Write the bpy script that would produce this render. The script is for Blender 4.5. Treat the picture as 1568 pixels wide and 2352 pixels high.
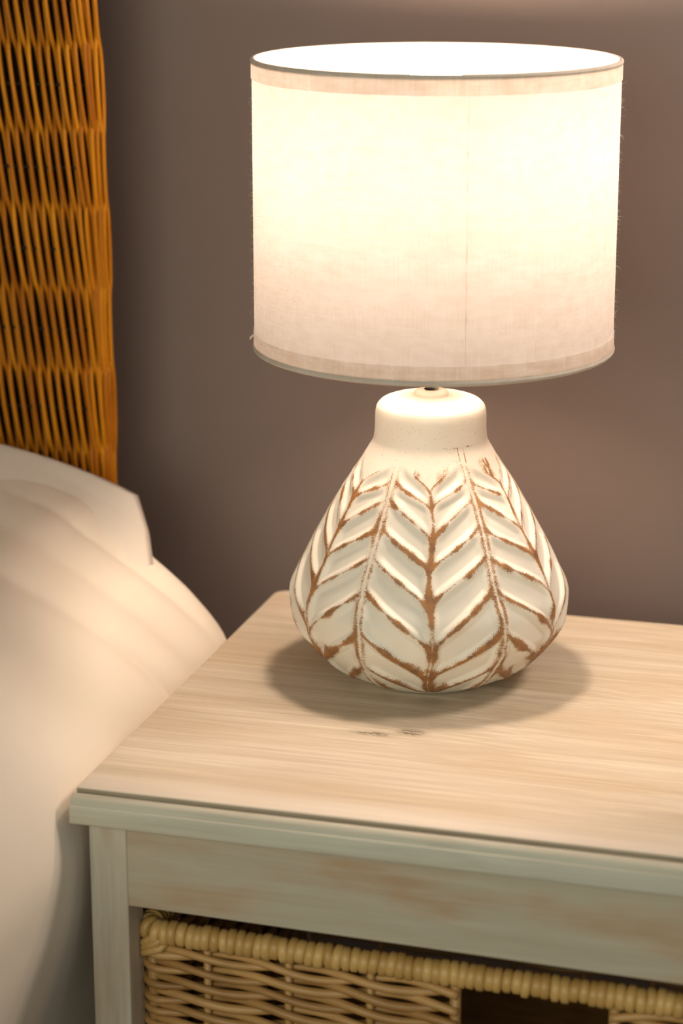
import bpy, math, random
import numpy as np
from mathutils import Vector, Matrix

random.seed(4); rng = np.random.default_rng(4)
for o in list(bpy.data.objects): bpy.data.objects.remove(o)
S = bpy.context.scene
COL = S.collection
PI = math.pi
T = 0.55                       # height of the table top above the floor; lamp axis at x = y = 0

# ------------------------------------------------------------------ camera
cam = bpy.data.cameras.new('camera'); cam_o = bpy.data.objects.new('camera', cam); COL.objects.link(cam_o)
cam.sensor_fit = 'VERTICAL'; cam.sensor_height = 36.0; cam.sensor_width = 24.0
cam.lens = 5348.99 / 2352 * 36.0
cam_o.location = (0.4233, -1.7299, T + 0.6450)
cam_o.rotation_euler = (PI/2 - 0.2797, 0.0, 0.2801)
cam.clip_start = 0.05
cam.dof.use_dof = True; cam.dof.focus_distance = 1.79; cam.dof.aperture_fstop = 4.0
S.camera = cam_o

# ------------------------------------------------------------------ world, light, exposure
w = bpy.data.worlds.new('room_ambient'); S.world = w; w.use_nodes = True
w.node_tree.nodes['Background'].inputs[0].default_value = (1.0, 0.96, 0.90, 1)
w.node_tree.nodes['Background'].inputs[1].default_value = 0.12

def area(name, loc, target, size, power, color):
    l = bpy.data.lights.new(name, 'AREA'); l.shape = 'RECTANGLE'; l.size, l.size_y = size; l.energy = power; l.color = color
    o = bpy.data.objects.new(name, l); COL.objects.link(o); o.location = loc
    o.rotation_euler = (Vector(target) - Vector(loc)).to_track_quat('-Z', 'Y').to_euler()
    return o
area('window_daylight', (-.25, -3.05, T + .85), (0, 0, T), (1.9, 1.5), 32.0, (0.98, 1.0, 0.83))
area('side_fill', (1.35, -2.2, T + .55), (-.2, -.3, T-.1), (1.2, 1.4), 4.0, (1.0, 0.99, 0.86))  # added fill from the right, brightens the bed side and front leg
pl = bpy.data.lights.new('wall_glow_fill', 'POINT'); pl.energy = 20.0; pl.color = (1.0, 0.83, 0.70); pl.shadow_soft_size = 0.10  # added unseen fill, stands in for the shade's glow on the wall
pl_o = bpy.data.objects.new('wall_glow_fill', pl); COL.objects.link(pl_o); pl_o.location = (.62, .08, T + .84)
BULB_Z = 0.445
BULB_STRENGTH = 124.0
BULB_COLOR = (1.0, 0.785, 0.615)

vs = S.view_settings
vs.view_transform = 'Standard'; vs.look = 'None'; vs.gamma = 1.0; vs.use_curve_mapping = False; vs.exposure = 0.08
S.cycles.use_denoising = True
S.cycles.max_bounces = 10; S.cycles.diffuse_bounces = 6; S.cycles.transmission_bounces = 8; S.cycles.sample_clamp_indirect = 6.0

# ------------------------------------------------------------------ helpers
def mesh_obj(name, V, F, mat, parent=None, smooth=True, loc=None):
    me = bpy.data.meshes.new(name)
    V = np.asarray(V, dtype=np.float32)
    F = np.asarray(F)
    if F.ndim == 2 and F.dtype != object:
        n, k = F.shape
        me.vertices.add(len(V)); me.vertices.foreach_set('co', V.ravel())
        me.loops.add(n*k); me.loops.foreach_set('vertex_index', F.ravel().astype(np.int32))
        me.polygons.add(n); me.polygons.foreach_set('loop_start', np.arange(0, n*k, k, dtype=np.int32))
        me.update(calc_edges=True)
    else:
        me.from_pydata([tuple(map(float, v)) for v in V], [], [tuple(int(i) for i in f) for f in F])
    me.validate()
    me.polygons.foreach_set('use_smooth', np.full(len(me.polygons), smooth))
    me.materials.append(mat)
    o = bpy.data.objects.new(name, me); COL.objects.link(o)
    if parent is not None: o.parent = parent
    if loc is not None: o.location = loc
    return o

def empty(name, loc, label, cat, group=None):
    o = bpy.data.objects.new(name, None); COL.objects.link(o); o.location = loc; o.empty_display_size = .05
    o['label'] = label; o['category'] = cat
    if group: o['group'] = group
    return o

def grid_faces(nr, nc, wrap):
    r = np.arange(nr-1)[:, None]; c = np.arange(nc if wrap else nc-1)[None, :]
    c2 = (c+1) % nc
    a = r*nc + c; b = r*nc + c2; d = (r+1)*nc + c2; e = (r+1)*nc + c
    return np.stack([a, b, d, e], -1).reshape(-1, 4)

def lathe(name, prof, seg, mat, parent, loc=(0, 0, 0), closed_ring=False):
    """prof: list of (r, z) going so that faces look outward; closed_ring joins last to first"""
    prof = np.array(prof, float)
    if closed_ring: prof = np.vstack([prof, prof[:1]])
    th = np.linspace(0, 2*PI, seg, endpoint=False)
    V = np.stack([prof[:, :1]*np.cos(th), prof[:, :1]*np.sin(th), np.repeat(prof[:, 1:], seg, 1)], -1).reshape(-1, 3)
    return mesh_obj(name, V, grid_faces(len(prof), seg, True), mat, parent, loc=loc)

def torus_prof(R, r, z, n=12):
    a = np.linspace(0, 2*PI, n, endpoint=False)
    return [(R + r*math.cos(t), z + r*math.sin(t)) for t in a]

def tube_geo(path, rad, seg=8, closed=False, caps=True):
    P = np.asarray(path, float); n = len(P)
    rad = np.broadcast_to(np.asarray(rad, float), (n,))
    if closed: tan = np.roll(P, -1, 0) - np.roll(P, 1, 0)
    else: tan = np.gradient(P, axis=0)
    tan /= np.linalg.norm(tan, axis=1)[:, None] + 1e-12
    ref = np.array([0, 0, 1.]) if abs(tan[0][2]) < .9 else np.array([1., 0, 0])
    N = np.zeros_like(P); v = ref
    for i in range(n):
        v = v - tan[i]*(v @ tan[i]); v /= np.linalg.norm(v) + 1e-12; N[i] = v
    B = np.cross(tan, N)
    a = np.linspace(0, 2*PI, seg, endpoint=False)
    V = (P[:, None, :] + rad[:, None, None]*(N[:, None, :]*np.cos(a)[None, :, None] + B[:, None, :]*np.sin(a)[None, :, None])).reshape(-1, 3)
    F = grid_faces(n, seg, True).tolist()
    if closed:
        F += [[(n-1)*seg + i, (n-1)*seg + (i+1) % seg, (i+1) % seg, i] for i in range(seg)]
    elif caps:
        F.append(list(range(seg))[::-1]); F.append([(n-1)*seg + i for i in range(seg)])
    return V, F

def tube(name, path, rad, mat, parent, seg=8, closed=False):
    V, F = tube_geo(path, rad, seg, closed)
    if closed: F = np.array(F)
    return mesh_obj(name, V, F if closed else np.array(F, dtype=object), mat, parent)

def box(name, lo, hi, mat, parent=None, bevel=.0015, seg=2):
    lo = np.array(lo, float); hi = np.array(hi, float)
    c = (lo+hi)/2
    V = np.array([[x, y, z] for x in (lo[0], hi[0]) for y in (lo[1], hi[1]) for z in (lo[2], hi[2])]) - c
    F = np.array([[0, 1, 3, 2], [4, 6, 7, 5], [0, 4, 5, 1], [2, 3, 7, 6], [0, 2, 6, 4], [1, 5, 7, 3]])
    o = mesh_obj(name, V, F, mat, parent, smooth=False, loc=c)
    if bevel:
        m = o.modifiers.new('edge', 'BEVEL'); m.width = bevel; m.segments = seg; m.limit_method = 'ANGLE'
    return o

def pchip(zk, rk, z):
    zk = np.asarray(zk, float); rk = np.asarray(rk, float); z = np.asarray(z, float)
    h = np.diff(zk); d = np.diff(rk)/h
    m = np.zeros_like(rk)
    m[1:-1] = np.where(d[:-1]*d[1:] > 0, 2*d[:-1]*d[1:]/(d[:-1]+d[1:]+1e-12), 0)
    m[0] = d[0]; m[-1] = d[-1]
    i = np.clip(np.searchsorted(zk, z)-1, 0, len(h)-1); t = (z-zk[i])/h[i]
    return rk[i]*(1+2*t)*(1-t)**2 + h[i]*m[i]*t*(1-t)**2 + rk[i+1]*t*t*(3-2*t) + h[i]*m[i+1]*t*t*(t-1)

def sstep(a, b, x):
    t = np.clip((x-a)/(b-a), 0, 1); return t*t*(3-2*t)

def vnoise(x, y, seed=0):
    """smooth value noise on arrays"""
    r = np.random.default_rng(seed); tab = r.random((64, 64))
    xi = np.floor(x).astype(int); yi = np.floor(y).astype(int)
    fx = x-xi; fy = y-yi; fx = fx*fx*(3-2*fx); fy = fy*fy*(3-2*fy)
    g = lambda i, j: tab[i % 64, j % 64]
    return (g(xi, yi)*(1-fx)+g(xi+1, yi)*fx)*(1-fy) + (g(xi, yi+1)*(1-fx)+g(xi+1, yi+1)*fx)*fy

# ------------------------------------------------------------------ materials
class MT:
    def __init__(s, name, rough=.6):
        s.m = bpy.data.materials.new(name); s.m.use_nodes = True
        s.t = s.m.node_tree; s.n = s.t.nodes; s.bsdf = s.n['Principled BSDF']; s.out = s.n['Material Output']
        s.bsdf.inputs['Roughness'].default_value = rough
    def node(s, typ, ins=None, **kw):
        nd = s.n.new(typ)
        for k, v in kw.items(): setattr(nd, k, v)
        for k, v in (ins or {}).items():
            if hasattr(v, 'is_linked') or isinstance(v, bpy.types.NodeSocket): s.t.links.new(v, nd.inputs[k])
            else: nd.inputs[k].default_value = v
        return nd
    def coord(s, scale=(1, 1, 1), rot=(0, 0, 0)):
        c = s.node('ShaderNodeTexCoord'); mp = s.node('ShaderNodeMapping', {'Vector': c.outputs['Object'], 'Scale': scale, 'Rotation': rot})
        return mp.outputs[0]
    def noise(s, vec, scale=5., detail=4., rough=.55):
        return s.node('ShaderNodeTexNoise', {'Vector': vec, 'Scale': scale, 'Detail': detail, 'Roughness': rough}).outputs['Fac']
    def ramp(s, fac, stops):
        nd = s.node('ShaderNodeValToRGB', {'Fac': fac}); e = nd.color_ramp.elements
        while len(e) < len(stops): e.new(.5)
        for el, (p, c) in zip(e, stops):
            el.position = p; el.color = (*c, 1) if len(c) == 3 else c
        return nd.outputs['Color']
    def maprange(s, v, a, b, c=0., d=1., smooth=True):
        nd = s.node('ShaderNodeMapRange', {'Value': v, 'From Min': a, 'From Max': b, 'To Min': c, 'To Max': d})
        if smooth: nd.interpolation_type = 'SMOOTHSTEP'
        return nd.outputs['Result']
    def math(s, op, a, b=0.0):
        nd = s.node('ShaderNodeMath', {0: a, 1: b}, operation=op); return nd.outputs[0]
    def mix(s, fac, a, b, blend='MIX'):
        nd = s.node('ShaderNodeMix', data_type='RGBA', blend_type=blend)
        for k, v in ((0, fac), (6, a), (7, b)):
            if isinstance(v, bpy.types.NodeSocket): s.t.links.new(v, nd.inputs[k])
            else: nd.inputs[k].default_value = (*v, 1) if isinstance(v, tuple) and len(v) == 3 else v
        return nd.outputs[2]
    def base(s, col):
        if isinstance(col, bpy.types.NodeSocket): s.t.links.new(col, s.bsdf.inputs['Base Color'])
        else: s.bsdf.inputs['Base Color'].default_value = (*col, 1)
        return s
    def bump(s, h, strength=.3, dist=.001):
        b = s.node('ShaderNodeBump', {'Height': h, 'Strength': strength, 'Distance': dist}); s.t.links.new(b.outputs[0], s.bsdf.inputs['Normal']); return s

def lin(r, g, b):
    f = lambda c: (c/255/12.92) if c <= 10 else ((c/255+.055)/1.055)**2.4
    return (f(r), f(g), f(b))

# wall paint
wm = MT('taupe_wall_paint', .75); v = wm.coord()
c = wm.ramp(wm.noise(v, 3, 3), [(.3, (.170, .128, .110)), (.7, (.185, .139, .120))])
wm.base(c).bump(wm.noise(v, 420, 3), .12, .001); M_WALL = wm.m
fm = MT('dark_floor', .5); v = fm.coord((1, 8, 1)); fm.base(fm.ramp(fm.noise(v, 3), [(.3, (.10, .07, .05)), (.7, (.16, .11, .08))])); M_FLOOR = fm.m

def washed_wood(name, axis, light, mid, tan, seed, knots=None, patch=.5, blotch=(14, 3.0), fine=1.0):
    k = MT(name, .55)
    tc = k.node('ShaderNodeTexCoord').outputs['Object']
    off = (seed*1.7, seed*.9, seed*2.3)
    def streak(across, along):
        sc = [across]*3; sc['xyz'.index(axis)] = along
        return k.node('ShaderNodeMapping', {'Vector': tc, 'Scale': tuple(sc), 'Location': off}).outputs[0]
    warp = k.noise(streak(6, 2.2), 1, 2)
    def sh(vec, amt):
        mv = k.node('ShaderNodeVectorMath', {0: vec}, operation='ADD')
        cb = k.node('ShaderNodeCombineXYZ', {0: k.math('MULTIPLY', warp, amt), 1: k.math('MULTIPLY', warp, amt), 2: k.math('MULTIPLY', warp, amt)})
        k.t.links.new(cb.outputs[0], mv.inputs[1]); return mv.outputs[0]
    n1 = k.noise(sh(streak(38, 2.2), 2.0), 1, 5, .6)
    n2 = k.noise(sh(streak(150, 5), 4.0), 1, 4, .6)
    n3 = k.noise(sh(streak(*blotch), 1.0), 1, 3)
    n4 = k.noise(sh(streak(420, 14), 6.0), 1, 3)
    c = k.ramp(n1, [(.22, mid), (.55, light)])
    c = k.mix(k.math('MULTIPLY', k.maprange(n3, .42, .70), patch), c, tan)
    c = k.mix(k.maprange(n2, .40,   .66, .30*fine, 0.), c, tuple(x*.70 for x in tan))
    c = k.mix(k.maprange(n4, .36, .60, .20*fine, 0.), c, tuple(x*.55 for x in tan))
    c = k.mix(k.maprange(n2, .60, .80, 0., .35), c, tuple(min(1, x*1.12) for x in light))
    if knots:   # paler band along the front edge of the board
        yy = k.node('ShaderNodeSeparateXYZ', {0: tc}).outputs[1]
        ye = k.math('ADD', yy, k.math('MULTIPLY', k.math('SUBTRACT', n3, .5), .030))
        c = k.mix(k.maprange(ye, -.190, -.226, 0, .55), c, (.80, .715, .62))
    for kn in (knots or []):
        (kx, ky), (sx, sy), amt = kn
        mp = k.node('ShaderNodeMapping', {'Vector': tc, 'Location': (-kx/sx, -ky/sy, 0), 'Scale': (1/sx, 1/sy, 0)}).outputs[0]
        d = k.node('ShaderNodeVectorMath', {0: mp}, operation='LENGTH').outputs['Value']
        spk = k.maprange(k.noise(streak(300, 130), 1, 5, .7), .44, .55)
        f = k.math('MULTIPLY', k.math('MULTIPLY', k.maprange(d, 1.0, .15), spk), amt)
        c = k.mix(f, c, (.05, .035, .025))
        c = k.mix(k.maprange(d, 1.3, .1, 0, .34*amt), c, (.22, .17, .11))
    k.base(c).bump(n2, .25, .0008)
    k.bsdf.inputs['Specular IOR Level'].default_value = .35
    return k.m
WL, WMID, WT = (.62, .53, .42), (.50, .41, .30), (.47, .33, .19)
# knots sit on the top board in front of the lamp (object coordinates of the board, whose origin is its centre)
M_TOP = washed_wood('whitewashed_pine_top', 'x', (.69, .60, .475), (.59, .485, .35), (.55, .415, .255), 1,
                    knots=[((-.127, -.0665), (.015, .010), 1.0), ((-.155, -.0765), (.024, .006), .75)], patch=.5)
M_MOULD = washed_wood('whitewashed_pine_moulding', 'x', (.56, .54, .44), (.46, .43, .34), (.42, .35, .24), 5, patch=.35, blotch=(60, 6.0), fine=.6)
M_RAIL = washed_wood('whitewashed_pine_rail', 'x', (.50, .455, .355), (.43, .375, .285), (.45, .30, .175), 9, patch=.95, blotch=(26, 7.0), fine=.45)
M_LEG = washed_wood('whitewashed_pine_leg', 'z', (.60, .55, .45), (.52, .46, .365), (.46, .35, .24), 13, patch=.7, blotch=(55, 9.0), fine=.55)

# ceramic
k = MT('cream_glaze_with_brown_wash', .48)
at = k.node('ShaderNodeAttribute', attribute_name='wash').outputs['Fac']
v = k.coord()
nf = k.noise(v, 1300, 4, .75); nm = k.noise(v, 210, 5, .65); nl = k.noise(k.coord((1, 1, 1)), 45, 3)
tex = k.math('ADD', k.math('MULTIPLY', nf, .62), k.math('ADD', k.math('MULTIPLY', nm, .30), k.math('MULTIPLY', nl, .23)))
# wash attribute lowers the threshold the speckle has to pass
th = k.math('ADD', at, k.math('MULTIPLY', k.math('SUBTRACT', tex, .575), 1.9))
mask = k.maprange(th, .38, .64)
mask2 = k.maprange(th, .15, .60, 0, .50)
speck = k.math('MULTIPLY', k.maprange(k.noise(k.coord((1, 1, 2.6)), 260, 4, .75), .60, .70), k.node('ShaderNodeAttribute', attribute_name='speck').outputs['Fac'])
c0 = k.ramp(k.noise(v, 30, 3), [(.3, (.73, .68, .585)), (.7, (.78, .735, .645))])
c1 = k.mix(mask2, c0, (.56, .43, .28))
br = k.ramp(k.noise(v, 120, 4), [(.3, (.15, .056, .007)), (.7, (.345, .132, .017))])
c2 = k.mix(k.math('MULTIPLY', mask, .93), c1, br)
c3 = k.mix(k.math('MULTIPLY', speck, .65), c2, (.38, .20, .07))
k.base(c3).bump(nm, .12, .0006); M_CER = k.m

# linen shade: diffuse + translucent cloth
def linen(name, tint, trans, inner=.56):
    k = MT(name)
    k.n.remove(k.bsdf)
    tc = k.node('ShaderNodeTexCoord').outputs['Object']
    sep = k.node('ShaderNodeSeparateXYZ', {0: tc})
    ang = k.math('ARCTAN2', sep.outputs[1], sep.outputs[0])
    cyl = k.node('ShaderNodeCombineXYZ', {0: k.math('MULTIPLY', ang, .14), 1: sep.outputs[2], 2: 0.0}).outputs[0]
    mp = lambda s: k.node('ShaderNodeMapping', {'Vector': cyl, 'Scale': s}).outputs[0]
    warpv = k.noise(mp((1500, 30, 1)), 1, 2, .5)            # upright threads
    weft = k.noise(mp((40, 620, 1)), 1, 3, .6)             # cross threads
    slub = k.noise(mp((70, 150, 1)), 1, 5, .7)
    cloud = k.noise(mp((14, 22, 1)), 1, 3)
    t = k.math('ADD', k.math('ADD', k.math('MULTIPLY', warpv, .26), k.math('MULTIPLY', weft, .13)), k.math('ADD', k.math('MULTIPLY', slub, .34), k.math('MULTIPLY', cloud, .14)))
    f = k.maprange(t, .24, .58)
    c = k.mix(f, tuple(x*y for x, y in zip(tint, (.80, .74, .68))), tint)
    cd = k.mix(1.0, c, (inner,)*3, 'MULTIPLY')
    d = k.node('ShaderNodeBsdfDiffuse', {'Color': cd}); tr = k.node('ShaderNodeBsdfTranslucent', {'Color': c})
    mx = k.node('ShaderNodeMixShader', {0: trans, 1: d.outputs[0], 2: tr.outputs[0]})
    k.t.links.new(mx.outputs[0], k.out.inputs[0]); return k.m
M_LINEN = linen('cream_linen', (.86, .79, .745), .114)
M_HEM = linen('cream_linen_hem', (.985, .965, .94), .93, 1.0)
M_TAPE = linen('cream_rim_tape', (.74, .68, .60), .16, .9)
rm = MT('rim_tape', .7); rm.base(rm.ramp(rm.noise(rm.coord(), 300), [(.3, (.50, .46, .40)), (.7, (.58, .54, .47))])); M_RIM = rm.m
fz = MT('linen_fibre', .8); fz.base(fz.ramp(fz.noise(fz.coord(), 60), [(.3, (.60, .52, .42)), (.7, (.75, .68, .58))])); M_FIB = fz.m
ch = MT('brushed_nickel', .3); ch.base(ch.ramp(ch.noise(ch.coord((1, 1, 30)), 40), [(.3, (.42, .43, .40)), (.7, (.55, .55, .52))])); ch.bsdf.inputs['Metallic'].default_value = 1; M_MET = ch.m
cp = MT('cream_collar', .3); cp.base(cp.ramp(cp.noise(cp.coord(), 90), [(.3, (.66, .58, .48)), (.7, (.74, .67, .57))])); M_COL = cp.m
sk = MT('white_socket', .4); sk.base(sk.ramp(sk.noise(sk.coord(), 30), [(.3, (.75, .74, .7)), (.7, (.8, .79, .76))])); M_SOCK = sk.m
bm_ = MT('lit_bulb_glass'); bm_.n.remove(bm_.bsdf)
em = bm_.node('ShaderNodeEmission', {'Color': (*BULB_COLOR, 1), 'Strength': BULB_STRENGTH}); bm_.t.links.new(em.outputs[0], bm_.out.inputs[0]); M_BULB = bm_.m

# cane and willow
def cane(name, a, b, rough=.45, axis_scale=(1, 1, 1), sc=60):
    k = MT(name, rough)
    oi = k.node('ShaderNodeObjectInfo').outputs['Random']
    n = k.noise(k.coord(axis_scale), sc, 4)
    f = k.math('ADD', k.math('MULTIPLY', n, .65), k.math('MULTIPLY', oi, .35))
    k.base(k.ramp(f, [(.28, a), (.72, b)])).bump(k.noise(k.coord(axis_scale), sc*4, 3), .15, .0006); return k.m
M_CANE = cane('varnished_orange_cane', (.36, .105, .003), (.66, .255, .008), .45, (1, 1, .2))
for nd in M_CANE.node_tree.nodes:
    if nd.type == 'BSDF_PRINCIPLED': nd.inputs['Specular IOR Level'].default_value = .18
M_ROD = cane('dark_cane_rod', (.006, .003, .001), (.012, .006, .002), .7)
M_BACK = cane('dark_backing', (.010, .006, .003), (.02, .011, .005), .9)
M_WILLOW = cane('golden_willow', (.29, .145, .040), (.55, .32, .115), .42, (.4, 1, 1), 70)
M_WRAP = cane('pale_willow_binding', (.44, .25, .072), (.64, .41, .145), .4, (1, 1, 1), 70)
# cloth
def cloth(name, a, b):
    k = MT(name, .85); v = k.coord()
    k.base(k.ramp(k.noise(v, 6, 3), [(.3, a), (.7, b)]))
    k.bump(k.noise(v, 900, 2), .08, .0005); k.bsdf.inputs['Sheen Weight'].default_value = .15; return k.m
M_SHEET = cloth('cream_cotton', (.80, .715, .60), (.84, .755, .64))
M_PILLOW = cloth('white_cotton', (.75, .68, .59), (.79, .72, .63))
M_MATT = cloth('mattress_ticking', (.6, .57, .5), (.66, .62, .55))

# ------------------------------------------------------------------ room
def slab(name, lo, hi, mat):
    o = box(name, lo, hi, mat, bevel=0); o['kind'] = 'structure'; return o
WALL_Y = .255
slab('wall_back', (-3.0, WALL_Y, 0), (3.0, WALL_Y+.1, 2.6), M_WALL)
slab('floor', (-3.0, -3.5, -.05), (3.0, WALL_Y, 0), M_FLOOR)

# ------------------------------------------------------------------ bedside table
XL, XR, YF, YB = -.183, .478, -.3034, .171
tb = empty('bedside_table', (.147, -.07, 0), 'whitewashed pine bedside table with moulded top edge and an open bay below', 'table')
def tpart(fn, *a, **k):
    o = fn(*a, **k); o.parent = tb; o.location = Vector(o.location) - tb.location; return o
# top board with rounded back corners
def top_board():
    R = .014; pts = [(XL, YF), (XR, YF)]
    for i in range(9):
        t = i/8*PI/2; pts.append((XR-R+R*math.cos(t), YB-R+R*math.sin(t)))
    for i in range(9):
        t = PI/2 + i/8*PI/2; pts.append((XL+R+R*math.cos(t), YB-R+R*math.sin(t)))
    c = np.array([.147, -.07])
    P = np.array(pts) - c; n = len(P)
    V = [(x, y, .011) for x, y in P] + [(x, y, -.011) for x, y in P]
    F = [list(range(n)), [n+i for i in range(n)][::-1]] + [[(i+1) % n, i, n+i, n+(i+1) % n] for i in range(n)]
    F = [F[0], F[1]] + [f for f in F[2:]]
    o = mesh_obj('table_top', V, np.array(F, dtype=object), M_TOP, smooth=False, loc=(.147, -.07, T-.011))
    m = o.modifiers.new('edge', 'BEVEL'); m.width = .0012; m.segments = 3; m.limit_method = 'ANGLE'
    return o
tpart(top_board)
# front moulding: extruded profile (y, z)
def moulding():
    pr = [(-.3042, -.0222), (-.3182, -.0222), (-.3188, -.0216), (-.3188, -.0094), (-.3184, -.0085), (-.3172, -.0082), (-.3164, -.0088)]
    # round crown
    for i in range(11):
        t = i/10
        a = PI*.97*(1-t) + PI*.36*t
        pr.append((-.3095 + .0068*math.cos(a), -.0086 + .0058*math.sin(a)))
    pr += [(-.3052, -.0042), (-.3042, -.0050)]
    pr = np.array(pr); n = len(pr)
    xs = np.linspace(XL, XR, 12) - .147
    V = np.array([[x, y+.31, z+.011] for x in xs for y, z in pr])
    F = []
    for i in range(len(xs)-1):
        for j in range(n):
            F.append([i*n+j, i*n+(j+1) % n, (i+1)*n+(j+1) % n, (i+1)*n+j])
    F.append(list(range(n))[::-1]); F.append([(len(xs)-1)*n+j for j in range(n)])
    o = mesh_obj('front_moulding', V, np.array(F, dtype=object), M_MOULD, smooth=True, loc=(.147, -.31, T-.011))
    o.data.set_sharp_from_angle(angle=math.radians(38))
    return o
tpart(moulding)
GRV = washed_wood('shaded_groove', 'x', (.36, .31, .23), (.30, .255, .185), (.26, .20, .13), 21)  # shade under the board's front edge, put into the strip's darker colour
tpart(box, 'groove_shade_strip', (XL+.0004, -.3041, T-.0075), (XR-.0004, -.3035, T-.0009), GRV, bevel=0)
FY = -.308
PW = .0285
for x0 in (XL+.010, XR-.010-PW):
    for y0, y1 in ((FY, FY+.03), (YB-.04, YB-.01)):
        tpart(box, 'leg', (x0, y0, 0), (x0+PW, y1, T-.0222), M_LEG, bevel=.0012)
# front rail, its lower edge very slightly out of level
def rail():
    x0, x1 = XL+.010+PW, XR-.010-PW
    zt = T-.0222
    zb = lambda x: T - .0878 - .0138*x
    c = Vector(((x0+x1)/2, FY+.0105, T-.055))
    V = np.array([[x, y, z] for x in (x0, x1) for y in (FY+.0003, FY+.0213) for z in (zb(x), zt)]) - np.array(c)
    F = np.array([[0, 1, 3, 2], [4, 6, 7, 5], [0, 4, 5, 1], [2, 3, 7, 6], [0, 2, 6, 4], [1, 5, 7, 3]])
    o = mesh_obj('front_rail', V, F, M_RAIL, smooth=False, loc=c)
    m = o.modifiers.new('edge', 'BEVEL'); m.width = .0007; m.segments = 2; m.limit_method = 'ANGLE'
    return o
tpart(rail)
tpart(box, 'side_panel', (XL+.0125, FY+.0302, .10), (XL+.0245, YB-.0402, T-.0222), M_LEG, bevel=.0008)
tpart(box, 'side_panel', (XR-.0245, FY+.0302, .10), (XR-.0125, YB-.0402, T-.0222), M_LEG, bevel=.0008)
tpart(box, 'back_rail', (XL+.010+PW+.0002, YB-.032, T-.085), (XR-.010-PW-.0002, YB-.014, T-.0222), M_RAIL, bevel=.001)
SH = T-.335
tpart(box, 'shelf', (XL+.0247, FY+.002, SH-.016), (XR-.0247, YB-.0405, SH), M_RAIL, bevel=.001)

# ------------------------------------------------------------------ table lamp
lamp = empty('table_lamp', (0, 0, T), 'lit table lamp with cream linen drum shade and herringbone carved ceramic base', 'lamp')

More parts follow.
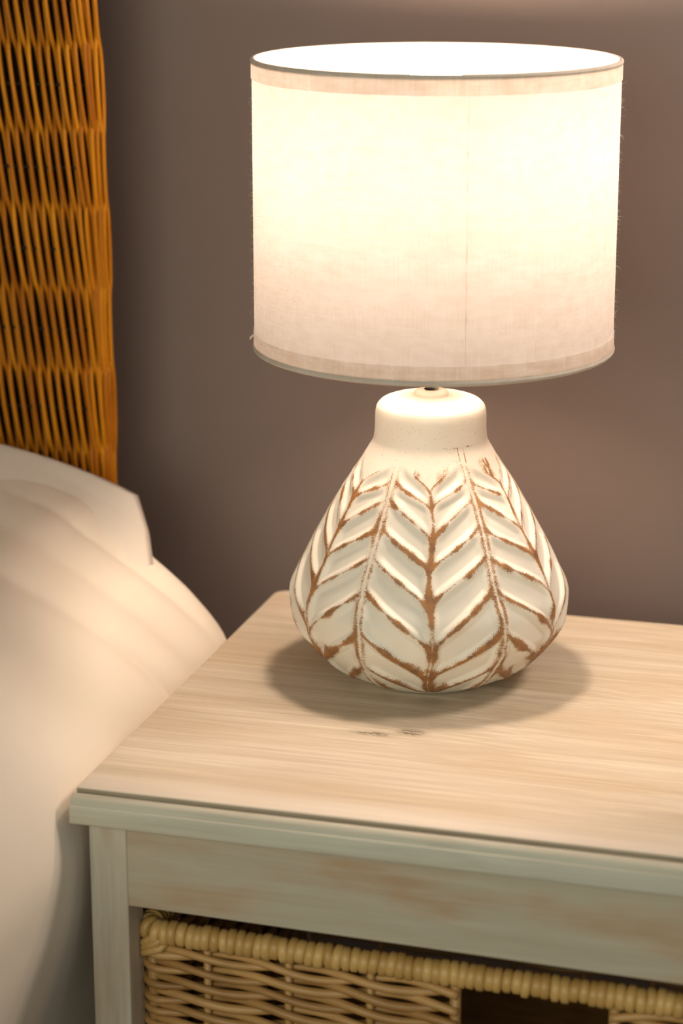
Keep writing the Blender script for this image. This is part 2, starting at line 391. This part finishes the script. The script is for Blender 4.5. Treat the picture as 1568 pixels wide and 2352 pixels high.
ZK = [0, .0006, .004, .010, .020, .033, .050, .070, .095, .125, .155, .175, .187, .196, .205, .215, .2205, .225, .2277, .2292, .2302]
RK = [.0490, .0535, .0612, .0752, .0885, .1000, .1098, .1119, .1022, .0868, .0697, .0568, .0492, .0447, .0438, .0436, .0427, .0392, .0325, .0200, .0080]
def ceramic():
    # profile sampled evenly by arc length
    zf = np.concatenate([np.linspace(0, .22, 3000), .22 + (.0102)*(1-(1-np.linspace(0, 1, 1500)[1:])**2)])
    rf = pchip(ZK, RK, zf)
    s = np.concatenate([[0], np.cumsum(np.hypot(np.diff(zf), np.diff(rf)))])
    NR, NT = 500, 1000
    ss = np.linspace(0, s[-1], NR); z = np.interp(ss, s, zf); r = np.interp(ss, s, rf)
    dr = np.gradient(r, ss); dz = np.gradient(z, ss)
    front = math.atan2(-1.7299, .4233) + math.radians(1.2)
    th = np.linspace(0, 2*PI, NT, endpoint=False)
    rel = (th - front + PI) % (2*PI) - PI
    Z, A = np.meshgrid(z, rel, indexing='ij'); SS = np.repeat(ss[:, None], NT, 1); Rr = np.repeat(r[:, None], NT, 1)
    # slightly hand-made wobble of the stems
    wob = (vnoise(SS*22, A*2.2+20, 3)-.5)*.10
    A2 = A + wob*.5
    half = PI/6
    m = np.abs((A2 + half) % (2*half) - half)            # 0 on a V stem, half on a rib
    sector = np.floor(A2/half).astype(int)
    u = m/half
    # u over 60 degree period: V at 0, rib at 30 degrees
    per = 2*half
    m = np.abs((A2 + per/2) % per - per/2); u = m/half
    u = np.clip(u, 0, 1)
    # row index grows downwards
    kz = pchip([-.2302, -.188, -.1694, -.1563, -.1353, -.1139, -.0885, -.0562, -.0270, -.0124, 0.0], [-5, -1.25, 0, 1, 2, 3, 4, 5, 6, 6.6, 7.1], -Z)
    jit = (vnoise(sector*7.3+3.1, np.floor(kz)*0+sector*3.7, 8)-.5)*.22
    K = kz + 1.22*u**.96 - .16*np.exp(-u/.075) + .10*np.exp(-(1-u)/.09) + jit
    row = np.floor(K); a = K - row
    dkdz = np.abs(np.gradient(kz, axis=0)/np.gradient(SS, axis=0)); dkdz = np.clip(dkdz, 20, 90)
    dkdu = 1.2/np.maximum(Rr*half, 1e-4)
    gradK = np.hypot(dkdz, dkdu)
    dup = a/gradK; dlo = (1-a)/gradK                       # metres to the ridge above / below
    arc = Rr*half
    dst = u*arc; drb = (1-u)*arc
    rowi = np.clip(row, -2, 9)
    hj = vnoise(rowi*5.1+sector*2.3, sector*9.7+rowi*1.9, 5)
    wid = .75 + .8*hj
    wst = .0011 + .0010*vnoise(SS*45, sector*2.7+9, 16); wrb = .0020 + .0016*vnoise(SS*40, sector*1.7, 6)
    edge_s = dst - wst; edge_r = drb - wrb
    size = np.clip(arc/.05, .45, 1.05)
    f_up = sstep(.0008, .0075, dup); f_lo = sstep(.0012, .0070, dlo)
    f_s = sstep(0, .0065, edge_s); f_r = sstep(0, .0070, edge_r)
    inside = (sstep(-.03, .05, K)*sstep(.0035, .010, Z)*sstep(6.98, 6.9, K))
    scoop = f_up*f_lo*f_s*f_r
    scoop = np.where(K >= 0, scoop, 0)*sstep(.0035, .012, Z)
    depth = .0028*size*(.85 + .3*hj)
    disp = -depth*scoop
    # --- brown wash, kept on the ridges between the scoops
    smear = vnoise(A*9+40, SS*70, 11); smear2 = vnoise(A*26+11, SS*160, 12)
    wv = (.55 + .95*smear*wid)
    lo_boost = 1 + 1.5*sstep(.085, .03, Z)*vnoise(A*5+3, SS*40, 15)
    kk = .0016
    smin = lambda *d: -kk*np.log(sum(np.exp(-np.clip(x_, -.004, .05)/kk) for x_ in d))
    reg = sstep(-.10, .03, K)*sstep(.002, .008, Z)
    dall = smin(dup*1.0, dlo*.95, edge_s+.0012, edge_r+.0010)
    wmax = .0042*wv*lo_boost*np.clip(.55+.6*size, .6, 1.15)
    ridge = (1 - sstep(-.0022, wmax, dall))
    # pale crest on the ribs and lower stems
    crest = np.maximum(np.exp(-(drb/(.0011+.0014*smear2))**2)*(.35+.6*smear), np.exp(-(dst/.0009)**2)*sstep(.10, .04, Z)*.6)
    ridge = ridge*(1 - (.15+.12*(A2 < 0))*np.exp(-(drb/.0045)**2))*(1-.80*crest)*(.76+.34*smear2)*(.86+.28*smear)
    ridge = ridge*reg*(1 - .85*sstep(.30, .75, u)*np.exp(-(np.minimum(K-.02, 9)/.22)**2))
    top_tri = sstep(-.8, -.05, K)*(K < 0)*.50*sstep(.45, .8, smear)*sstep(.195, .180, Z)
    patch = sstep(math.radians(35), math.radians(57), A2)*sstep(math.radians(62), math.radians(57), A2)*sstep(.190, .184, Z)*sstep(.160, .176, Z)*(K < 0.05)*.70
    fine = sstep(math.radians(8), math.radians(16), A2)*sstep(math.radians(54), math.radians(44), A2)*np.exp(-((Z-.1965-.0012*(smear2-.5))/.0012)**2)*.50
    ribup = sstep(math.radians(20), math.radians(24), A2)*sstep(math.radians(42), math.radians(36), A2)*np.exp(-((drb-.0024)/.0007)**2)*sstep(.200, .196, Z)*sstep(.17, .18, Z)*(K < .1)*.62
    wash = np.maximum.reduce([ridge, top_tri, patch*(.45+.75*smear2), fine*(.4+1.0*smear2), ribup*(.5+.8*smear2)])
    wash = np.clip(wash, 0, 1)
    speck = sstep(.150, .19, Z)*.9 + .30*sstep(.16, .12, Z)*reg*.2
    # displaced position along the outward normal (dz, -dr)
    rr = Rr + disp*dz[:, None]; zz = Z - disp*dr[:, None]
    zz = np.maximum(zz, 0)
    V = np.stack([rr*np.cos(th), rr*np.sin(th), zz], -1).reshape(-1, 3)
    F = grid_faces(NR, NT, True)
    o = mesh_obj('ceramic_base', V, F, M_CER, lamp, loc=(-.0013, -.0004, 0))
    for nm, arr in (('wash', wash), ('speck', speck)):
        at_ = o.data.attributes.new(nm, 'FLOAT', 'POINT'); at_.data.foreach_set('value', arr.astype(np.float32).ravel())
    return o
ceramic()
NT_ = .2302
lathe('collar', [(.0060, NT_+.0040), (.0090, NT_+.0040), (.0118, NT_+.0032), (.0132, NT_+.0018), (.0136, NT_-.0002), (.0130, NT_-.0018), (.0060, NT_-.0018)][::-1], 48, M_COL, lamp, (-.001, 0, 0))
lathe('stem', [(.0, .226), (.0056, .226), (.0056, .262), (.0078, .263), (.0078, .270), (.0056, .271), (.0056, .300), (0, .300)], 24, M_MET, lamp, (-.0005, 0, 0))
lathe('bulb_socket', [(0, .296), (.015, .296), (.019, .300), (.019, .336), (.0165, .340), (.0165, .362), (.0, .362)], 32, M_SOCK, lamp)
bp = [(0, .360), (.0125, .360), (.0125, .374), (.015, .381), (.026, .392), (.0355, BULB_Z-.012), (.0380, BULB_Z), (.0360, BULB_Z+.012), (.029, BULB_Z+.0245), (.017, BULB_Z+.0340), (0, BULB_Z+.0380)]
lathe('bulb', bp, 24, M_BULB, lamp)

H1, H2, R1, R2 = .4904, .2677, .140, .1399
nz = 40
sp = [(R2 + (R1-R2)*i/(nz-1) - .0008, H2+.0012 + (H1-H2-.0024)*i/(nz-1)) for i in range(nz)]
shade = lathe('lamp_shade', sp, 192, M_LINEN, lamp)
shade['label'] = 'cream linen drum shade glowing from within'
RT = .0021
lathe('top_rim', torus_prof(R1-.0017, RT, H1-.0020, 12), 192, M_TAPE, shade, closed_ring=True)
lathe('bottom_rim', torus_prof(R2-.0019, .0025, H2+.0022, 12), 192, M_TAPE, shade, closed_ring=True)
lathe('top_hem', [(R1-.0002, H1-.0150), (R1-.0002, H1-.0030)], 192, M_HEM, shade)
lathe('bottom_hem', [(R2-.0002, H2+.0040), (R2-.0002, H2+.0150)], 192, M_HEM, shade)
# overlap seam, facing a little right of the camera
def seam():
    a0 = math.atan2(-1.7299, .4233) + math.radians(9.5)
    V = []; n = 30
    for i in range(n):
        z = H2+.016 + (H1-H2-.032)*i/(n-1)
        wj = .00035/R1*(1+.7*math.sin(i*1.7))
        for d in (-wj, wj): V.append(((R1-.0004)*math.cos(a0+d), (R1-.0004)*math.sin(a0+d), z))
    return mesh_obj('seam', V, grid_faces(n, 2, False), M_HEM, shade)
seam()
# wire fitter inside the shade
def fitter():
    parts = [tube_geo([(.0205*math.cos(t), .0205*math.sin(t), .296) for t in np.linspace(0, 2*PI, 25)[:-1]], .0016, 6, True)]
    for j in range(3):
        a = j*2*PI/3 + .5
        pth = [(math.cos(a)*rr, math.sin(a)*rr, zz) for rr, zz in ((.0205, .296), (.04, .294), (.08, .284), (.12, .274), (.1375, H2+.0025))]
        parts.append(tube_geo(pth, .0014, 6))
    V = []; F = []; off = 0
    for v_, f_ in parts:
        V += v_.tolist(); F += [[i+off for i in f] for f in f_]; off += len(v_)
    return mesh_obj('shade_fitter', V, np.array(F, dtype=object), M_MET, shade)
fitter()
# stray linen fibres standing off the cloth
def fibres():
    V = []; F = []; off = 0
    for i in range(2600):
        a = random.random()*2*PI; z = H2+.01 + random.random()*(H1-H2-.025)
        L = random.uniform(.0012, .0042)*(1.5 if random.random() < .12 else 1)
        er = np.array([math.cos(a), math.sin(a), 0]); et = np.array([-math.sin(a), math.cos(a), 0])
        p0 = er*(R1-.0008) + np.array([0, 0, z])
        d = er*random.uniform(.25, .8) + et*random.uniform(-.7, .7) + np.array([0, 0, random.uniform(-.9, .7)])
        d /= np.linalg.norm(d); bend = np.array([0, 0, -1])*random.uniform(-.2, .6)
        pth = [p0, p0+d*L*.5, p0+d*L+bend*L*.4]
        v_, f_ = tube_geo(pth, [.00007, .00006, .00003], 3, caps=False)
        V += v_.tolist(); F += [[j+off for j in f] for f in f_]; off += len(v_)
    o = mesh_obj('linen_fuzz', V, np.array(F), M_FIB, shade); o['kind'] = 'stuff'; return o
fibres()
a0 = math.atan2(-1.7299, .4233) - math.radians(90)
e = np.array([math.cos(a0), math.sin(a0), 0])
tube('loose_thread', [e*.1395+np.array([0, 0, H2+.009]), e*.1412+np.array([0, 0, H2+.0075]), e*.1425+np.array([0, 0, H2+.0062]), e*.1428+np.array([0, 0, H2+.0045])], [.0007, .0008, .0009, .0004], M_FIB, shade, 6)

# ------------------------------------------------------------------ willow basket in the bay
BX0, BX1, BY0, BY1 = -.1405, .4345, -.2845, .105
HX0, HX1 = .0945, .2003
RZ = T - .1165                 # rim centre height
bk = empty('wicker_basket', (.147, -.09, SH), 'golden willow basket with coiled rim and rectangular hand hole, inside the bedside table', 'basket')
O = np.array(bk.location)
tilt = lambda x: -.010*(x-.0)
def bt(name, path, rad, mat, seg=8, closed=False):
    P = np.asarray(path, float).copy(); return tube(name, P - O, rad, mat, bk, seg, closed)
RR = .0064
def rim_path(n=30):
    c = .010; P = []
    def arc(cx, cy, a): P.extend([(cx+c*math.cos(t), cy+c*math.sin(t)) for t in np.linspace(a, a+PI/2, 6)])
    arc(BX0+c, BY0+c, PI); arc(BX1-c, BY0+c, 1.5*PI); arc(BX1-c, BY1-c, 0); arc(BX0+c, BY1-c, PI/2)
    return [(x, y, RZ+tilt(x)) for x, y in P]
rp = rim_path()
bt('rim', rp, RR*.86, M_WILLOW, 10, True)
# coil wraps: one mesh shared by all
wv_, wf_ = tube_geo([(0, RR*math.cos(t), RR*math.sin(t)) for t in np.linspace(0, 2*PI, 17)[:-1]], .0033, 6, True)
w0 = mesh_obj('binding', wv_, np.array(wf_), M_WRAP, bk); first = [True]
def wrap_at(p, d, pitch):
    o = w0 if first[0] else w0.copy()
    if not first[0]: COL.objects.link(o)
    first[0] = False; o.parent = bk
    ang = math.atan2(d[1], d[0])
    o.location = Vector(p) - Vector(O) + Vector((0, 0, random.uniform(-.0006, .0006)))
    o.rotation_euler = (random.uniform(-.1, .1), random.uniform(-.10, .10)+.06, ang + random.uniform(-.13, .13)+.06)
    s_ = random.uniform(.93, 1.07); o.scale = (random.uniform(1.12, 1.34), s_, s_)
P2 = np.array(rp + [rp[0]]); seg_l = np.linalg.norm(np.diff(P2, axis=0), axis=1); cum = np.concatenate([[0], np.cumsum(seg_l)])
pos = 0.0; nwr = 0
while pos < cum[-1]-.002 and nwr < 299:
    i = min(np.searchsorted(cum, pos, side='right')-1, len(seg_l)-1); t = (pos-cum[i])/seg_l[i]
    p = P2[i]*(1-t)+P2[i+1]*t; d = P2[i+1]-P2[i]
    wrap_at(p, d, 0); nwr += 1; pos += .00655*random.uniform(.88, 1.12)
for q in range(3):
    bt('corner_lashing', [(BX0+.0150+.002*q, BY0+.003, RZ+.0055-.004*q), (BX0+.0085+.002*q, BY0-.0062, RZ+.0005-.005*q), (BX0+.000, BY0-.0040, RZ-.0065-.004*q), (BX0-.0045, BY0+.005, RZ-.0115-.004*q)], .0030, M_WRAP, 8)
# stakes and paired weavers
ST = .0615
WR = .0032
zr = RZ - .0150
rows = []
while zr > SH+.010: rows.append(zr); zr -= .0116
HOLE_BOTTOM = RZ - .075
def stake(x, y, z1=None, z0=None, r=.0030):
    z0 = SH+.002 if z0 is None else z0; z1 = (RZ+tilt(x)-.004) if z1 is None else z1
    return bt('stake', [(x+random.uniform(-.001, .001), y, z) for z in np.linspace(z0, z1, 6)], r, M_WILLOW, 7)
def pair(pts_fn, length, z, ph, name='weaver'):
    """two weavers crossing between stakes; pts_fn(s) -> (x, y, nx, ny)"""
    n = max(8, int(length/.0045))
    for sg in (1, -1):
        P = []; R_ = []
        a1 = random.uniform(.8, 1.15); f0 = random.uniform(-.3, .3)
        for i in range(n+1):
            s_ = length*i/n
            x, y, nx, ny = pts_fn(s_)
            q = PI*s_/ST + ph + f0*.3
            off = sg*math.cos(q)*.0046
            dz = sg*math.sin(q)*.0034*a1 + .0009*math.sin(s_*37+f0*20+sg)
            P.append((x+nx*off, y+ny*off, z+dz+tilt(x)))
            R_.append(WR*(1+.10*math.sin(s_*23+f0*9)))
        bt(name, P, R_, M_WILLOW, 7)
C = .011
DEP = BY1-BY0-2*C
def left_part(x_end):
    Lf = x_end-(BX0+C); La = C*PI/2; Ls = DEP
    def f(s_):
        if s_ < Lf: return (x_end-s_, BY0, 0, -1)
        s2 = s_-Lf
        if s2 < La:
            t = -PI/2 - s2/C; return (BX0+C+C*math.cos(t), BY0+C+C*math.sin(t), math.cos(t), math.sin(t))
        return (BX0, BY0+C+(s2-La), -1, 0)
    return f, Lf+La+Ls
def right_part(x_st):
    Lf = (BX1-C)-x_st; La = C*PI/2; Ls = DEP
    def f(s_):
        if s_ < Lf: return (x_st+s_, BY0, 0, -1)
        s2 = s_-Lf
        if s2 < La:
            t = -PI/2 + s2/C; return (BX1-C+C*math.cos(t), BY0+C+C*math.sin(t), math.cos(t), math.sin(t))
        return (BX1, BY0+C+(s2-La), 1, 0)
    return f, Lf+La+Ls
for i, z in enumerate(rows):
    ph = PI/2*0 + (i % 2)*PI
    if z > HOLE_BOTTOM:
        f, Lh = left_part(HX0-.001); pair(f, Lh, z, ph)
        f, Lh = right_part(HX1+.001); pair(f, Lh, z, ph)
    else:
        f, Lh = left_part(.147); pair(f, Lh, z, ph)
        f, Lh = right_part(.147); pair(f, Lh, z, ph)
    if i % 2 == 0: pair(lambda s_: (BX0+C+s_, BY1, 0, 1), BX1-BX0-2*C, z, ph)
    else: bt('weaver', [(x, BY1+.004*math.sin(PI*x/ST), z+tilt(x)+.0035) for x in np.linspace(BX0+C, BX1-C, 90)], WR, M_WILLOW, 7)
for x in (HX0-.004, HX1+.004): stake(x, BY0, r=.0042)
x = HX0-.004-ST
while x > BX0+.02: stake(x, BY0); x -= ST
x = HX1+.004+ST
while x < BX1-.02: stake(x, BY0); x += ST
stake(.147, BY0, z1=HOLE_BOTTOM)
stake(BX0+.004, BY0+.004, r=.0046); stake(BX1-.004, BY0+.004, r=.0046)
for j in range(1, 6):
    y = BY0 + (BY1-BY0)*j/6
    stake(BX0, y); stake(BX1, y)
for j in range(0, 10): stake(BX0+.01+(BX1-BX0-.02)*j/9, BY1)
o = box('basket_bottom', (BX0+.006, BY0+.006, SH+.001), (BX1-.006, BY1-.006, SH+.007), M_WILLOW, bk, bevel=.001); o.location = Vector(o.location)-bk.location

# ------------------------------------------------------------------ cane headboard
HBY = .150; HBX = -.3316
hb = empty('headboard', (-1.0, HBY, 0), 'tall orange woven cane headboard standing against the taupe wall', 'headboard')
OH = np.array(hb.location)
zb0, zb1 = .30, T+.72
ROW = .0715; zref = T+.481     # a crossing band
def strand(i):
    P = []; R_ = []
    zs = np.linspace(zb0, zb1, 120)
    x0 = HBX - .012 + .055 - i*.00465
    dy = random.uniform(-.0006, .0006); wob = random.uniform(0, 6)
    for z in zs:
        x = x0 - .125*(z-T-.25) + .0006*math.sin(z*19+wob)
        lim = HBX - .0020 - .0012*(i % 5)
        b = .013
        q = (lim-x)/b
        x = lim - b*math.log1p(math.exp(q)) if q < 30 else x
        edge = max(0, 1-(HBX-x)/.030)
        tiltz = .030*(x-HBX+.05)*min(1, max(-.2, (T+.52-z)/.4))
        c_ = math.cos(PI*(z-zref+tiltz*-1)/ROW + PI/2)
        c_ = math.copysign(abs(c_)**.45, c_)
        y = HBY - (1 if i % 2 else -1)*c_*.0042*(1-.4*edge) + dy + .016*edge*edge - .0012*((i//2) % 3)*edge
        P.append((x, y, z)); R_.append(.0021)
    return tube('strand', np.array(P)-OH, R_, M_CANE, hb, 6)
for i in range(0, 285): strand(i)
zc = zref - ROW/2
zz_ = []
while zc > zb0: zc -= ROW
zc += ROW
while zc < zb1:
    tube('rod', np.array([(x, HBY+.0008+.010*max(0, 1-(HBX-x)/.03)**2, zc+.020*(x-HBX+.05)*min(1, max(-.2, (T+.52-zc)/.4))) for x in np.linspace(-1.66, HBX-.016, 40)])-OH, .0014, M_ROD, hb, 6)
    zc += ROW
def bx_hb(name, lo, hi, mat, bevel):
    o = box(name, lo, hi, mat, hb, bevel); o.location = Vector(o.location)-hb.location; return o
bx_hb('backing_panel', (-1.66, HBY+.013, .28), (HBX-.013, HBY+.018, zb1-.012), M_BACK, 0)
tube('edge_post', np.array([(HBX-.0150+.0007*math.sin(z*30), HBY+.019, z) for z in np.linspace(0, zb1, 40)])-OH, .0085, M_ROD, hb, 12)

# ------------------------------------------------------------------ bed: mattress, duvet, pillow
bed = empty('bed', (-.95, -.95, 0), 'bed with pale mattress under the cream duvet', 'bed')
def bx_bed(name, lo, hi, mat, bevel):
    o = box(name, lo, hi, mat, bed, bevel, 4); o.location = Vector(o.location)-bed.location; return o
bx_bed('mattress', (-1.66, -2.0, .24), (-.36, .10, T-.05), M_MATT, .04)
bx_bed('bed_base', (-1.64, -1.98, .02), (-.37, .09, .239), M_MATT, .005)

def duvet():
    prof = [(-1.60, .085), (-1.2, .105), (-.8, .112), (-.6, .112), (-.48, .108), (-.40, .106), (-.345, .094), (-.305, .068), (-.268, .041), (-.236, .014), (-.209, -.020), (-.1985, -.055), (-.2015, -.090), (-.214, -.140), (-.232, -.20), (-.248, -.28), (-.256, -.37), (-.260, -.48)]
    pr = np.array(prof)
    d = np.concatenate([[0], np.cumsum(np.linalg.norm(np.diff(pr, axis=0), axis=1))])
    n = 200; t = np.linspace(0, 1, n)**.75*d[-1]
    px = pchip(d, pr[:, 0], t); pz = pchip(d, pr[:, 1], t)
    ny = 220; ys = .088 - (2.06)*np.linspace(0, 1, ny)**1.7
    X = np.repeat(px[:, None], ny, 1); Zz = np.repeat(pz[:, None], ny, 1); Y = np.repeat(ys[None, :], n, 0)
    tx = np.gradient(px, t); tz = np.gradient(pz, t)
    NX = -tz[:, None]; NZ = tx[:, None]
    side = sstep(-.42, -.25, X)
    disp = .004*(vnoise(X*9+5, Y*7+9, 21)-.5) + .006*(vnoise(Zz*3+Y*2, Y*10+2, 22)-.5)
    # creases running out from the back corner
    for (yc, wd, am, sl) in ((.050, .012, -.004, .55), (.000, .020, -.0045, .95), (-.066, .018, -.0080, 1.2), (-.105, .05, .004, 1.2)):
        line = yc - sl*np.clip(Zz+.02, -.15, .1)*.5
        disp += am*np.exp(-((Y-line)/wd)**2)*side*sstep(-.14, -.02, Zz)*(.25+1.1*vnoise(Zz*16+yc*90, Zz*0+yc*41, 27))
    back = sstep(.088, .050, Y)
    disp -= .016*(1-back)**2
    # long hanging folds on the side
    disp += .004*np.sin(Y*26+Zz*3)*sstep(-.08, -.25, Zz)
    V = np.stack([X+NX*disp, Y, T+Zz+NZ*disp], -1).reshape(-1, 3)
    o = mesh_obj('duvet', V, grid_faces(n, ny, False)[:, ::-1], M_SHEET)
    m = o.modifiers.new('thick', 'SOLIDIFY'); m.thickness = .016; m.offset = -1
    o['label'] = 'cream duvet draped over the bed edge beside the bedside table'; o['category'] = 'duvet'
    return o
duvet()

def pillow():
    n = 100
    a = np.linspace(-1, 1, n); Aa, Bb = np.meshgrid(a, a, indexing='ij')
    # right edge of the case from the back ear forward and down over the mattress edge
    kb = [-1, -.4, .2, .6, .85, 1]
    ex = np.interp(Bb, kb, [-.292, -.272, -.256, -.255, -.270, -.2875])
    ey = np.interp(Bb, kb, [-.110, -.050, .010, .050, .080, .100])
    ez = np.interp(Bb, kb, [.040, .026, .026, .047, .071, .0985])
    lx = -1.0 + 0*Bb; ly = np.interp(Bb, [-1, 1], [-.16, .102]); lz = np.interp(Bb, [-1, 0, 1], [.075, .122, .152])
    t = (Aa+1)/2
    X = lx*(1-t)+ex*t; Y = ly*(1-t)+ey*t
    wz = t**(6-2.2*(1-Bb)/2); Zz = lz*(1-wz)+ez*wz
    th = ((1-np.abs(Aa)**6)*(1-np.abs(Bb)**3.0)).clip(0)**.6
    V = []
    P = np.stack([X, Y, T+Zz], -1)
    du = np.gradient(P, axis=0); dv = np.gradient(P, axis=1)
    N = np.cross(du, dv); N /= np.linalg.norm(N, axis=-1, keepdims=True)+1e-9
    crease = np.zeros_like(Aa)
    for (c0, sl, wd, am) in ((.985, -.05, .016, .0030), (.93, -.09, .022, .0035), (.86, -.12, .03, .003)):
        line = c0 + sl*(1-Bb)/2
        crease -= am*np.exp(-((Aa-line)/wd)**2)*sstep(1, .7, Bb)
    wr = .005*(vnoise(Aa*5+Bb*2+7, Bb*4+3, 31)-.5)*th + crease
    for sgn, tk in ((1, .014), (-1, .010)):
        off = sgn*tk*th + wr*(sgn > 0)*th
        V.append((P + off[..., None]*N).reshape(-1, 3))
    V = np.vstack(V); f = grid_faces(n, n, False)
    F = np.vstack([f, f[:, ::-1]+n*n])
    o = mesh_obj('pillow', V, F, M_PILLOW)
    import bmesh
    b = bmesh.new(); b.from_mesh(o.data); bmesh.ops.remove_doubles(b, verts=b.verts, dist=.0002); bmesh.ops.recalc_face_normals(b, faces=b.faces); b.to_mesh(o.data); b.free()
    o.data.polygons.foreach_set('use_smooth', np.full(len(o.data.polygons), True))
    o['label'] = 'white pillow with a pointed corner at the foot of the cane headboard'; o['category'] = 'pillow'
    return o
pillow()
